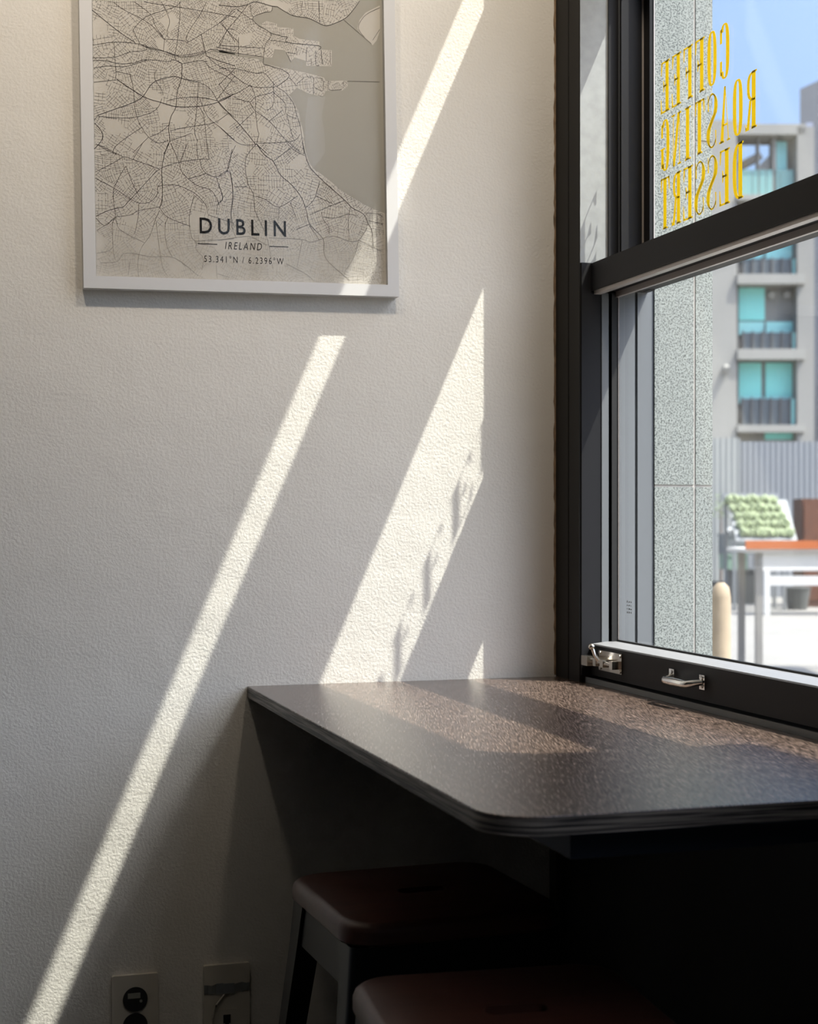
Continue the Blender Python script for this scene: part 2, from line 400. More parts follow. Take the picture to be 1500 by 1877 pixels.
def sstroke():
    pts = []
    for k in range(41):
        t = k / 40; y = 1 - t
        x = 0.5 - 0.36 * math.sin(2 * math.pi * (t * 1.0 + 0.0)) if False else None
        pts.append((t, y))
    path = []
    for k in range(25):                          # top bowl, spine, bottom bowl
        a = math.radians(20 + 160 * k / 24); path.append((0.5 + 0.37 * math.cos(a), 0.80 + 0.185 * math.sin(a)))
    path += [(0.13, 0.72), (0.20, 0.62), (0.42, 0.53), (0.62, 0.45), (0.80, 0.36), (0.87, 0.26)]
    for k in range(25):
        a = math.radians(0 - 160 * k / 24); path.append((0.5 + 0.37 * math.cos(a), 0.20 + 0.185 * math.sin(a)))
    q = []
    n = len(path)
    def wdt(i):
        t = i / (n - 1); return 0.045 + 0.13 * math.exp(-((t - 0.5) / 0.16) ** 2)
    for i in range(n - 1):
        (xa, ya), (xb, yb) = path[i], path[i + 1]; wa, wb = wdt(i), wdt(i + 1)
        q.append([(xa - wa, ya), (xa + wa, ya), (xb + wb, yb), (xb - wb, yb)])
        q.append([(xa, ya - 0.018), (xa, ya + 0.018), (xb, yb + 0.018), (xb, yb - 0.018)])
    q.append([(0.80, 0.70), (0.90, 0.70), (0.90, 0.99), (0.86, 0.99)])
    q.append([(0.10, 0.01), (0.14, 0.01), (0.20, 0.30), (0.10, 0.30)])
    return q
def tri(a, b, c): return [a, b, c]
GL = {
 'O': ring(0.06, 0.94, 0, 1, 0.31, 0.03),
 'C': ring(0.06, 0.94, 0, 1, 0.31, 0.03, 40, 320) + [stem(0.74, 0.93, 0.66, 0.92), stem(0.74, 0.93, 0.08, 0.34)],
 'G': ring(0.06, 0.94, 0, 1, 0.31, 0.03, 40, 320) + [stem(0.74, 0.93, 0.66, 0.92), stem(0.68, 0.93, 0.06, 0.42), stem(0.52, 1.0, 0.42, 0.455)],
 'D': [stem(0.10, 0.10 + S, 0, 1)] + ring(-0.5, 0.95, 0, 1, 0.31, 0.03, -90, 90) + [stem(0.0, 0.36, 0, H), stem(0.0, 0.36, 1 - H, 1)],
 'F': [stem(0.14, 0.14 + S), serif(0.27, 0, 0.52), serif(0.2, 1 - H, 0.36)] + arm(0.982, 0.2, 0.94, -0.24) + arm(0.52, 0.3, 0.72, 0.11) + arm(0.52, 0.3, 0.72, -0.11),
 'E': [stem(0.14, 0.14 + S), serif(0.2, 0, 0.36), serif(0.2, 1 - H, 0.36)] + arm(0.982, 0.2, 0.94, -0.24) + arm(0.018, 0.2, 0.98, 0.26) + arm(0.52, 0.3, 0.72, 0.11) + arm(0.52, 0.3, 0.72, -0.11),
 'R': [stem(0.12, 0.12 + S), serif(0.25, 0, 0.46), serif(0.18, 1 - H, 0.34)] + ring(-0.5, 0.86, 0.49, 1, 0.22, 0.03, -90, 90) + [[(0.46, 0.51), (0.66, 0.51), (0.88, 0.06), (0.66, 0.06)], stem(0.68, 1.0, 0, 0.06), [(0.93, 0.03), (1.0, 0.03), (1.02, 0.12), (0.99, 0.12)]],
 'A': [[(0.40, 1), (0.55, 1), (0.90, 0), (0.62, 0)], [(0.42, 1), (0.47, 1), (0.17, 0), (0.11, 0)], stem(0.26, 0.66, 0.29, 0.29 + H), serif(0.14, 0, 0.3), serif(0.78, 0, 0.46)],
 'T': [stem(0.37, 0.37 + S), serif(0.5, 0, 0.5), stem(0.04, 0.96, 1 - H, 1), [(0.04, 1), (0.09, 0.74), (0.04, 0.74)], [(0.04, 1), (0.2, 1), (0.09, 0.74)], [(0.96, 1), (0.96, 0.74), (0.91, 0.74)], [(0.96, 1), (0.8, 1), (0.91, 0.74)]],
 'I': [stem(0.37, 0.37 + S), serif(0.5, 0, 0.6), serif(0.5, 1 - H, 0.6)],
 'N': [stem(0.15, 0.21), stem(0.80, 0.86), [(0.12, 1), (0.38, 1), (0.87, 0), (0.66, 0)], serif(0.18, 0, 0.34), serif(0.83, 1 - H, 0.34), serif(0.12, 1 - H, 0.24)],
 'S': sstroke(),
}
XG = 0.1163
LT = tag(empty('window_lettering', (XG, -0.36, 1.64)), 'yellow serif lettering COFFEE ROASTING DESSERT stuck mirrored on the upper window pane', 'lettering')
PITCH, LW, LH = 0.0403, 0.0338, 0.0852
Y_END = -0.170
for word, z0 in (('COFFEE', 1.8392), ('ROASTING', 1.7420), ('DESSERT', 1.6455)):
    wroot = bpy.data.objects.new('word', None); COL.objects.link(wroot); wroot.parent = LT; wroot.empty_display_size = 0.02
    y0 = Y_END - PITCH * len(word) + (PITCH - LW)
    for i, ch in enumerate(word):
        bm = bmesh.new()
        for k, poly in enumerate(GL[ch]):
            pp = [((y0 + i * PITCH + p[0] * LW) + 0.36, z0 + p[1] * LH - 1.64) for p in poly]
            t0 = (k % 3) * 0.00003
            prism(bm, pp, 'x', 0.00225 - t0, 0.00245)
        obj('letter', bm, M_yellow, wroot)

# ------------------------------------------------------------------ counter table
T = tag(empty('counter_table', (-0.27, -0.6, 0)), 'dark wood grain counter with rounded corner fixed below the window', 'table')
TX0, TX1, TY0, TY1 = -0.549, 0.011, -1.180, -0.0005
tt = bmesh.new()
pts = rrect(TX0, TX1, TY0, TY1, [0.0, 0.0, 0.055, 0.0], 14)
pts = [(x + 0.27, y + 0.6) for x, y in pts]
prism(tt, pts, 'z', 0.8692, TB)
tt.faces.ensure_lookup_table()
bmesh.ops.recalc_face_normals(tt, faces=tt.faces)
for f in tt.faces: f.material_index = 0 if f.normal.z > 0.5 else 1
bmesh.ops.bevel(tt, geom=[e for e in tt.edges if len(e.link_faces) == 2 and any(f.normal.z > 0.9 for f in e.link_faces) and e.calc_face_angle(0) > 0.5], offset=0.0012, segments=2, profile=0.5, affect='EDGES')
obj('tabletop', tt, [M_table, M_ply], T)
M_rail = mat('navy_black_steel', (0.030, 0.040, 0.062), 0.6, spec=0.15)
def toff(bm):
    for v in bm.verts: v.co.x += 0.27; v.co.y += 0.6
    return bm
obj('front_rail', toff(B((-0.448, -0.005, -1.120, -1.090, 0.832, 0.869))), M_rail, T, bevel=0.002)
obj('side_rail', toff(B((-0.448, -0.418, -1.090, -0.04, 0.832, 0.869))), M_rail, T, bevel=0.002)
obj('wall_bracket', toff(B((-0.448, -0.02, -0.040, -0.002, 0.832, 0.869))), M_rail, T, bevel=0.002)

# ------------------------------------------------------------------ stools
def make_stool(h=0.655, s=0.305):
    root = empty('bar_stool')
    # seat with rounded corners, eased edge and a hand slot
    outer = rrect(-s / 2, s / 2, -s / 2, s / 2, 0.045, 8); slot = rrect(-0.034, 0.034, -0.0135, 0.0135, 0.012, 8)
    bm = bmesh.new()
    prof = [(0.004, h - 0.030), (0.0, h - 0.026), (0.0, h - 0.012), (0.002, h - 0.006), (0.006, h - 0.002), (0.012, h)]
    rings = [[bm.verts.new((x * (1 - 2 * i / s), y * (1 - 2 * i / s), z)) for x, y in outer] for i, z in prof]
    top_in = [bm.verts.new((x, y, h)) for x, y in slot]; bot_in = [bm.verts.new((x, y, h - 0.030)) for x, y in slot]
    n = len(outer)
    for a, b in zip(rings[:-1], rings[1:]):
        for k in range(n): bm.faces.new((a[k], a[(k + 1) % n], b[(k + 1) % n], b[k]))
    for k in range(n):
        bm.faces.new((rings[-1][k], rings[-1][(k + 1) % n], top_in[(k + 1) % n], top_in[k]))
        bm.faces.new((rings[0][(k + 1) % n], rings[0][k], bot_in[k], bot_in[(k + 1) % n]))
        bm.faces.new((top_in[k], top_in[(k + 1) % n], bot_in[(k + 1) % n], bot_in[k]))
    obj('seat', bm, M_seat, root, smooth=True)
    ht = h - 0.031
    # sheet metal skirt
    sk = bmesh.new(); a = s / 2 - 0.012; t = 0.002
    for q in range(4):
        m4 = Matrix.Rotation(q * math.pi / 2, 4, 'Z')
        p = [Vector(c) for c in ((-a + 0.03, -a, ht), (a - 0.03, -a, ht), (a - 0.03, -a - 0.004, ht - 0.058), (-a + 0.03, -a - 0.004, ht - 0.058))]
        f1 = [sk.verts.new(m4 @ v) for v in p]; f2 = [sk.verts.new(m4 @ (v + Vector((0, t, 0)))) for v in p]
        sk.faces.new(f1); sk.faces.new(f2[::-1])
        for i in range(4): sk.faces.new((f1[i], f1[(i + 1) % 4], f2[(i + 1) % 4], f2[i]))
    box(sk, -a, a, -a, a, ht - 0.003, ht + 0.0005)
    obj('skirt', sk, M_steel, root)
    # folded tapering legs
    for sx, sy in ((-1, -1), (1, -1), (1, 1), (-1, 1)):
        bm = bmesh.new(); R = []
        for z, off, wd in ((ht, a + 0.004, 0.056), (ht - 0.06, a + 0.009, 0.050), (ht * 0.5, a + 0.036, 0.040), (0.02, a + 0.064, 0.031), (0.0, a + 0.066, 0.031)):
            prof2 = []
            r = 0.014
            o_ = [(wd, 0)] + [(r - r * math.sin(math.radians(k * 15)), r - r * math.cos(math.radians(k * 15))) for k in range(7)] + [(0, wd)]
            i_ = [(0.0025, wd)] + [(r - (r - .0025) * math.cos(math.radians(k * 15)), r - (r - .0025) * math.sin(math.radians(k * 15))) for k in range(7)] + [(wd, 0.0025)]
            for (u, v) in o_ + i_: prof2.append(bm.verts.new((sx * (off - u), sy * (off - v), z)))
            R.append(prof2)
        for A, Bq in zip(R[:-1], R[1:]):
            m_ = len(A)
            for k in range(m_): bm.faces.new((A[k], A[(k + 1) % m_], Bq[(k + 1) % m_], Bq[k]))
        bm.faces.new(R[0]); bm.faces.new(R[-1][::-1])
        lg = obj('leg', bm, M_steel, root, smooth=True)
        ft = bmesh.new(); c = a + 0.053
        box(ft, sx * c - 0.016, sx * c + 0.016, sy * c - 0.016, sy * c + 0.016, 0.0, 0.012)
        obj('foot_cap', ft, M_gasket, lg, bevel=0.002)
    for q in range(4):
        bm = bmesh.new(); b_ = a + 0.040
        box(bm, -b_, b_, -b_ - 0.006, -b_ + 0.006, 0.20, 0.222)
        bm.transform(Matrix.Rotation(q * math.pi / 2, 4, 'Z'))
        obj('stretcher', bm, M_steel, root, bevel=0.002)
    return root
st = make_stool(); st.location = (-0.402, -0.492, 0); st.rotation_euler.z = math.radians(2.5)
tag(st, 'dark red wood seat stool nearest the white wall, under the counter', 'stool', 'metal stools under the counter')
st2 = copy_tree(st); st2.location = (-0.462, -1.010, 0); st2.rotation_euler.z = math.radians(-5)
tag(st2, 'red wood seat stool cut off by the bottom edge, in front of another', 'stool', 'metal stools under the counter')

# ------------------------------------------------------------------ wall plates
def wall_plate(name, x0, x1, z1):
    root = empty(name, ((x0 + x1) / 2, -0.0002, z1 - 0.12)); hw = (x1 - x0) / 2
    bm = bmesh.new(); prism(bm, rrect(-hw, hw, 0, 0.12, 0.003, 3), 'y', -0.0085, 0)
    obj('plate', bm, M_plate, root, bevel=0.0018)
    return root, hw
r1, hw = wall_plate('outlet_plate', -0.7705, -0.6965, 0.429)
tag(r1, 'ivory wall plate with two round black sockets, beside the sun stripe', 'outlet')
for zc in (0.081, 0.039):
    bm = bmesh.new()
    tube(bm, [(0, -0.0086, zc), (0, -0.0105, zc)], 0.0198, 32)
    sk = obj('socket', bm, M_sock, r1, smooth=True)
    bm = bmesh.new()
    if zc > 0.06:
        box(bm, -0.012, 0.008, -0.0112, -0.0104, zc + 0.002, zc + 0.0105)
        tube(bm, [(0.009, -0.0104, zc - 0.003), (0.009, -0.0112, zc - 0.003)], 0.0024, 10)
        obj('socket_window', bm, mat('grey_plastic', (0.30, 0.31, 0.27), 0.4), sk)
    else:
        for dx in (-0.0095, 0.0095): tube(bm, [(dx, -0.0104, zc), (dx, -0.0112, zc)], 0.0024, 10)
        obj('socket_hole', bm, M_gasket, sk)
r2, hw2 = wall_plate('cable_plate', -0.6225, -0.5465, 0.4335)
tag(r2, 'ivory wall plate with grey tape strip across it and a small jack', 'cable plate')
bm = bmesh.new(); random.seed(2)
xs = [-hw2 + i * (2 * hw2) / 12 for i in range(13)]
tp = [[bm.verts.new((x, -0.0092 - 0.0012 * random.random(), 0.074 + 0.001 * math.sin(3 * i))), bm.verts.new((x, -0.0094 - 0.0012 * random.random(), 0.0885 + 0.0012 * math.sin(2 * i + 1)))] for i, x in enumerate(xs)]
for a, b in zip(tp[:-1], tp[1:]): bm.faces.new((a[0], b[0], b[1], a[1]))
bmesh.ops.solidify(bm, geom=bm.faces[:], thickness=0.0006)
obj('tape_strip', bm, M_tape, r2)
bm = B((-0.018, -0.006, -0.0105, -0.009, 0.0725, 0.090), (-0.006, 0.012, -0.0112, -0.009, 0.073, 0.089))
obj('tape_strip', bm, mat('grey_tape_folded', (0.24, 0.26, 0.28), 0.3), r2)
bm = B((-0.014, 0.016, -0.0095, -0.0085, 0.012, 0.047)); obj('jack_insert', bm, M_plate, r2, bevel=0.0008)
bm = B((-0.006, 0.006, -0.0101, -0.0094, 0.024, 0.038), (-0.003, 0.003, -0.0103, -0.0094, 0.019, 0.025)); obj('jack_port', bm, M_sock, r2)
bm = bmesh.new(); tube(bm, [(-0.004, -0.0102, 0.072), (-0.018, -0.0115, 0.056), (-0.025, -0.0115, 0.036), (-0.026, -0.0105, 0.010), (-0.027, -0.0105, 0.002)], 0.0018, 8)
obj('cable', bm, M_plate, r2, smooth=True)

# ------------------------------------------------------------------ framed city map
FW, FH, FB, FD = 0.5225, 0.7225, 0.0195, 0.021
P = tag(empty('framed_map', (-0.816, -0.0008, 1.5300)), 'silver white framed street map poster reading DUBLIN on the white wall', 'picture')
P.rotation_euler = (0, -0.0157, 0)
fb = bmesh.new()
def frame_side(p):
    prism(fb, p, 'y', -FD, 0)
frame_side([(0, 0), (FW, 0), (FW - FB, FB), (FB, FB)]); frame_side([(0, FH), (FB, FH - FB), (FW - FB, FH - FB), (FW, FH)])
frame_side([(0, 0), (FB, FB), (FB, FH - FB), (0, FH)]); frame_side([(FW, 0), (FW, FH), (FW - FB, FH - FB), (FW - FB, FB)])
obj('frame', fb, M_frame, P, bevel=0.0009)
obj('backing_board', B((FB - 0.004, FW - FB + 0.004, -0.009, -0.003, FB - 0.004, FH - FB + 0.004)), mat('grey_board', (0.4, 0.39, 0.37), 0.9), P)
IW, IH = FW - 2 * FB, FH - 2 * FB
print_ink = {}
def ink(name, v): return mat(name, v, 0.75, spec=0.25)
M_land = ink('map_paper', (0.66, 0.63, 0.58)); M_sea = ink('map_water', (0.44, 0.425, 0.38)); M_beach = ink('map_strand', (0.47, 0.46, 0.43))
inks = [M_land, M_sea, M_beach]
TONES = [(0.055, 0.05, 0.05), (0.13, 0.12, 0.115), (0.30, 0.285, 0.265), (0.43, 0.41, 0.38)]     # main roads, fading towards the lower margin
MINOR = [(0.13, 0.12, 0.115), (0.22, 0.21, 0.195), (0.42, 0.40, 0.37), (0.52, 0.495, 0.455)]
for i, c in enumerate(TONES): inks.append(ink('road_ink_%d' % i, c))
for i, c in enumerate(MINOR): inks.append(ink('street_ink_%d' % i, c))
PY = -0.0092
DL, DR = 2.425, 2.578
def ml(X, Y):
    """a point traced on the map sheet -> metres from the sheet's lower left corner"""
    xl = 135 + 30 * Y / 1150; xr = 1370 + 20 * Y / 1188
    s = (X - xl) / (xr - xl); t = s * DL / (DR - s * (DR - DL)); d = DL + t * (DR - DL)
    return (t * IW, ((1150 + 38 * s) - Y) / (2800 * 2.2727 / d))
R1 = lambda p: ml(p[0] / 2, p[1] / 2)
R2 = lambda p: ml(p[0] / 2 + 681.8, p[1] / 2)
R3 = lambda p: ml(p[0] / 2, p[1] / 2 + 591)
R4 = lambda p: ml(p[0] * .5152 + 681.8, p[1] * .5152 + 591)
RX = lambda p: ml(*p)
sea_poly = [RX(p) for p in ((902, 42), (907, 25), (927, 22), (992, 60), (1062, 72), (1127, 102), (1162, 97), (1217, 72), (1252, 35), (1277, 0), (1290, -160), (1372, -160))]
sea_poly += [(IW, 0.60), (IW, RX((1389, 886))[1])]
sea_poly += [RX(p) for p in ((1345, 872), (1300, 850), (1235, 812), (1200, 790), (1160, 755), (1125, 728), (1085, 700), (1062, 665), (1048, 620), (1042, 560), (1032, 510), (1018, 455), (988, 402), (940, 352), (925, 335), (869, 262), (869, 190), (899, 150), (897, 130), (845, 100), (824, 75), (837, 60), (872, 47))]
north_port = [R2(p) for p in ((375, 380), (435, 265), (350, 195), (400, 165), (490, 190), (490, 215), (630, 228), (630, 290), (680, 315), (850, 340), (850, 405), (955, 412), (955, 545), (740, 540), (740, 500), (640, 470), (610, 500), (560, 410), (470, 400), (450, 470), (375, 468))]
south_port = [R2(p) for p in ((375, 525), (560, 560), (740, 600), (830, 622), (890, 640), (905, 670), (1045, 665), (1092, 670), (1090, 712), (1045, 747), (905, 750), (880, 800), (760, 770), (660, 722), (600, 780), (490, 715), (430, 650))]
island = [R2(p) for p in ((1360, 40), (1240, 100), (1190, 160), (1170, 230), (1200, 285), (1300, 372), (1335, 330), (1362, 250))]
beach = [RX(p) for p in ((1060, 402), (1134, 395), (1117, 480), (1129, 545), (1133, 630), (1110, 665), (1083, 695), (1062, 662), (1050, 600), (1048, 500))]
liffey = [R1(p) for p in ((1500, 425), (1315, 408), (1160, 456), (1050, 466), (960, 446), (745, 384), (745, 388), (960, 452), (1050, 474), (1160, 464), (1315, 416), (1500, 445))]
channel = [R2(p) for p in ((0, 412), (170, 440), (375, 470), (375, 520), (330, 480), (170, 462), (0, 432))]
mp = bmesh.new()
def flat(poly, lay, mi):
    vv = [mp.verts.new((FB + x, PY - lay * 0.00008, FB + z)) for x, z in poly]
    for t3 in tessellate_polygon([[Vector((x, z, 0)) for x, z in poly]]):
        f = mp.faces.new([vv[i] for i in t3]); f.material_index = mi
flat([(0, 0), (IW, 0), (IW, IH), (0, IH)], 0, 0)
flat(sea_poly, 1, 1); flat(beach, 2, 2)
for pl in (north_port, south_port, island): flat(pl, 2, 0)
for pl in (liffey, channel): flat(pl, 2, 1)

def inside(px, pz, poly):
    r = np.zeros(px.shape, bool); n = len(poly)
    for i in range(n):
        (xa, za), (xb, zb) = poly[i], poly[(i + 1) % n]
        c = (za > pz) != (zb > pz)
        with np.errstate(divide='ignore', invalid='ignore'):
            r ^= c & (px < (xb - xa) * (pz - za) / (zb - za + 1e-12) + xa)
    return r
def fade(z):
    return 0 if z > 0.125 else 1 if z > 0.085 else 2 if z > 0.052 else 3
def ribbon(pts, wd, lay, base):
    if len(pts) < 2: return
    L = []
    for i, (x, z) in enumerate(pts):
        a = pts[max(i - 1, 0)]; b = pts[min(i + 1, len(pts) - 1)]
        dx, dz = b[0] - a[0], b[1] - a[1]; q = math.hypot(dx, dz) or 1
        nx, nz = -dz / q * wd / 2, dx / q * wd / 2
        y = PY - lay * 0.00008
        L.append((mp.verts.new((FB + x + nx, y, FB + z + nz)), mp.verts.new((FB + x - nx, y, FB + z - nz))))
    for i in range(len(L) - 1):
        f = mp.faces.new((L[i][0], L[i + 1][0], L[i + 1][1], L[i][1])); f.material_index = base + fade((pts[i][1] + pts[i + 1][1]) / 2)
def spline(pts):
    out = []
    n = len(pts)
    for i in range(n - 1):
        p0, p1, p2, p3 = pts[max(i - 1, 0)], pts[i], pts[i + 1], pts[min(i + 2, n - 1)]
        for k in range(4):
            t = k / 4
            out.append(tuple(0.5 * (2 * p1[j] + (p2[j] - p0[j]) * t + (2 * p0[j] - 5 * p1[j] + 4 * p2[j] - p3[j]) * t * t + (3 * p1[j] - p0[j] - 3 * p2[j] + p3[j]) * t ** 3) for j in (0, 1)))
    out.append(pts[-1])
    return [p for p in out if 0.001 < p[0] < IW - 0.001 and 0.001 < p[1] < IH - 0.001]
ROADS = {
 'R1': """T280,65 500,240 650,340|290,360 470,335 640,345 735,365 745,385 735,405 600,420 480,460 290,465|470,335 478,460 490,600 505,650 720,790|290,490 380,488 520,515 640,510 720,485 850,490 930,500 980,485 1050,515|300,550 420,535 560,540 680,510 750,487|745,375 860,400 960,440 1050,460 1160,450 1250,420 1315,400 1500,440|690,350 760,385 900,415 1000,445 1100,445 1240,415|1025,0 1030,100 1020,210 1010,330 990,470 1050,520|T1050,520 1045,640 1010,760 1000,880 960,960 940,1060 950,1165 900,1273|1255,0 1200,110 1130,210 1085,300 1100,340|1500,80 1380,170 1220,270 1090,345|890,310 1060,325 1090,345|900,310 890,420|630,235 690,350|630,235 740,125 980,45 1030,0|460,0 560,70 720,150 820,225 890,310|640,0 780,105 820,200 890,300|870,0 940,150 920,250 930,300|T1210,270 1250,430 1280,465 1500,540|300,670 500,650|T500,650 720,790 870,840 1000,875 1200,875 1360,840 1500,770|T340,945 500,890 640,840 720,790 790,690 860,650 980,625 1050,640|340,945 300,1000|340,955 600,970 780,930 850,880 880,810|610,600 640,740 650,880 690,1010 770,1130 850,1180 940,1160|490,580 620,610|1050,640 1150,670 1210,680 1290,730 1360,840 1400,890 1500,970|920,830 1030,805 1200,800 1360,830|1190,670 1180,870 1160,1080 1190,1170|1190,870 1240,970 1270,1273|950,1080 1060,1055 1160,1040 1330,1010 1450,930|1200,800 1270,960 1400,1070 1500,1160|780,1130 870,1090 940,1030|T310,1010 370,1080 375,1150 310,1230|710,1050 560,1150 480,1220 470,1273|300,1170 420,1240 500,1273|770,1130 640,1260|950,1165 1080,1120 1130,1100|1500,240 1430,240 1370,370 1340,380|1340,380 1500,410|1500,340 1380,170|720,0 1200,75 1500,130|1040,600 1100,650 1200,665|1270,460 1350,530 1500,600|1050,520 1180,495 1260,500|1240,500 1300,560 1420,620 1500,680|1360,700 1500,560|1340,830 1500,620|830,570 820,640 880,740 890,780""",
 'R2': """T0,30 140,45 230,30 310,5 440,40 490,45|T490,45 620,120 760,145 890,205 960,195 1070,145 1140,70 1190,0|450,45 440,85 380,95 310,120 285,150 330,200 430,260 435,300 390,370 375,520|T375,525 500,560 550,580 595,630 490,715|T435,265 540,295 580,300 580,345 845,375 845,410|440,325 580,345|0,405 170,435 375,465|0,360 100,375 380,390|165,300 165,460|240,30 190,95 70,240 0,350|140,60 190,95 285,160|130,65 0,180|265,30 270,90 290,140|0,170 170,350|0,560 130,560 310,600 385,600 440,660 490,715 560,760 630,850 660,950 690,1040 710,1180 725,1273|90,590 270,710 480,715|0,690 100,780 270,700|0,830 100,785|130,800 260,840 310,800 440,765 460,750|460,670 465,850 415,910|270,700 310,800 310,910|260,840 310,915 430,1000 560,1150 690,1260|T0,840 100,950 190,1040 310,1190|310,915 330,1070 340,1110 320,1190|430,1000 540,910|460,760 560,850 570,940 660,980|580,960 620,1110 640,1160|340,1185 620,1170 690,1110|T320,1190 410,1273|300,920 150,1060|0,1040 160,1180 270,1200 320,1190|1055,160 1290,360|1090,670 1360,678|1360,60 1240,120 1180,210 1200,270 1230,300|845,0 850,180|705,0 700,50|T865,410 870,480 880,530|820,420 820,530 850,540|940,415 945,530|745,385 740,500 780,500 780,535|650,390 655,435 580,430|570,430 610,510|1300,330 1360,240|600,640 660,710|740,610 760,640 800,640 800,780|660,690 720,640|830,640 880,660 880,750 810,720|930,670 930,740 1040,740|1055,670 1055,710""",
 'R3': """580,190 520,290 475,410 490,560 510,680 560,740 740,830|320,240 480,160 560,115 640,135 860,215|350,10 560,115|640,135 720,0|640,450 760,320 870,215 1030,160 1200,135 1285,135|T940,0 905,100 885,220 890,350 890,460 870,540|960,0 1030,160 1050,230 1110,300 1200,360 1310,400 1370,510|320,290 490,380 630,470 700,500 790,490 850,420 860,360 1000,350 1090,380 1180,430 1260,520 1275,590|T330,610 440,560 560,530 600,490 640,450|330,625 410,690 490,620 620,600 700,560 870,530 890,470|580,190 640,340 700,450|690,510 690,600 660,760|870,540 940,620 1130,695|870,560 830,650 790,770 720,870 690,970 695,1120|940,620 915,700 930,850 980,950|840,660 870,880 900,1040 940,1110|1160,440 1120,620 1140,780 1180,830 1180,890 1240,960 1230,1060|490,620 470,690 480,900 500,980|340,730 490,630|340,920 440,900 480,860|370,1000 510,990 560,930 640,920 800,950 1000,960 1200,1110|1210,135 1220,200 1270,260 1350,280 1440,230 1480,50|1110,300 1260,255|1345,280 1400,455 1360,510 1350,600|1440,230 1470,260 1490,440 1475,600 1500,700|1180,820 1500,800|1280,600 1500,670|1175,0 1190,130|1270,0 1285,135|1040,160 1100,0|620,990 610,1100|1350,1020 1360,1130""",
 'R4': """T310,5 380,100 450,150 510,260 600,340 680,440 725,560 750,660 860,780 870,900 920,980 1080,1115|T690,0 720,120 760,210 870,320 950,390 1040,470 1100,530 1190,580 1230,660 1260,720 1270,880|560,0 620,60 710,105|310,10 250,80 220,160 240,320 290,420 300,540 350,650 400,760 430,900 450,1020|140,20 100,110 75,220 100,260 120,420 105,560 115,680 150,770|0,340 40,440 0,500|75,220 0,270|450,150 590,45|830,310 790,450 720,525|750,585 960,495 1030,470|310,430 390,460 500,520 650,430|500,525 495,620|800,430 940,495|845,560 860,620 905,680 910,740|860,600 960,610 1060,580 1130,590|1080,530 1065,640 1075,790|420,770 560,775 700,785 770,805 940,755 1060,795 1150,790 1220,690|1150,790 1110,930 1040,1040|1210,570 1300,575 1345,600|1230,630 1345,660|0,790 200,760 280,765 400,830|690,790 650,1000|590,480 640,610|640,700 750,660|750,670 830,790|130,355 240,355|1150,790 1340,880|560,980 700,1050 780,1110|100,1090 0,1060""",
}
M_main = []
for reg, s in ROADS.items():
    F = {'R1': R1, 'R2': R2, 'R3': R3, 'R4': R4}[reg]
    for r in s.split('|'):
        thick = r[0] == 'T'; r = r.lstrip('T')
        pts = [F(tuple(map(float, q.split(',')))) for q in r.split()]
        M_main.append((spline(pts), 0.00095 if thick else 0.00066))
for pts, wd in M_main: ribbon(pts, wd, 5, 3)
# minor streets: small districts, each with its own direction and spacing
rng = random.Random(11)
seeds = []
for gx in range(22):
    for gz in range(32):
        seeds.append((IW * (gx + rng.random()) / 22, IH * (gz + rng.random()) / 32, rng.random() * math.pi, rng.uniform(0.0030, 0.0052), rng.uniform(-14, 14), rng.random()))
SX = np.array([s[0] for s in seeds]); SZ = np.array([s[1] for s in seeds])
def on_land(px, pz):
    wet = (inside(px, pz, sea_poly) | inside(px, pz, channel)) & ~inside(px, pz, south_port) & ~inside(px, pz, north_port)
    return ~wet & (px > 0.002) & (px < IW - 0.002) & (pz > 0.002) & (pz < IH - 0.002)
for si, (cx, cz, ang, sp, curv, kind) in enumerate(seeds):
    centre = math.hypot(cx - 0.19, cz - 0.40)
    if kind > 0.93 and centre > 0.06: continue                       # a park
    if centre < 0.12: sp *= 0.78
    ca, sa = math.cos(ang), math.sin(ang); Rr = 0.021
    step = 0.0012
    for fam in (0, 1):
        k = -Rr
        while k < Rr:
            t = np.arange(-Rr, Rr, step)
            bend = curv * t * t * 0.5
            u, v = (t, np.full_like(t, k) + bend) if fam == 0 else (np.full_like(t, k) + bend * 0.3, t)
            px, pz = cx + u * ca - v * sa, cz + u * sa + v * ca
            near = np.argmin((px[:, None] - SX[None]) ** 2 + (pz[:, None] - SZ[None]) ** 2, axis=1) == si
            ok = near & on_land(px, pz)
            run = []; life = rng.randint(5, 16)
            for i in range(len(t)):
                if ok[i] and life > 0:
                    run.append((px[i], pz[i])); life -= 1
                else:
                    if len(run) > 1: ribbon(run if abs(curv) > 4 else [run[0], run[-1]], 0.00042, 4, 7)
                    run = []
                    if life <= 0:
                        life = rng.randint(2, 14) if rng.random() < 0.75 else 1
                        if rng.random() < 0.35: life = rng.randint(4, 10)
            if len(run) > 1: ribbon(run if abs(curv) > 4 else [run[0], run[-1]], 0.00042, 4, 7)
            k += sp * rng.uniform(0.75, 1.3) * (1.0 if fam == 0 else rng.uniform(1.2, 2.4))
me = bpy.data.meshes.new('map_print'); mp.normal_update()
for f in mp.faces:
    if f.normal.y > 0: f.normal_flip()
mp.to_mesh(me); mp.free()
for m_ in inks: me.materials.append(m_)
o = bpy.data.objects.new('map_print', me); COL.objects.link(o); o.parent = P

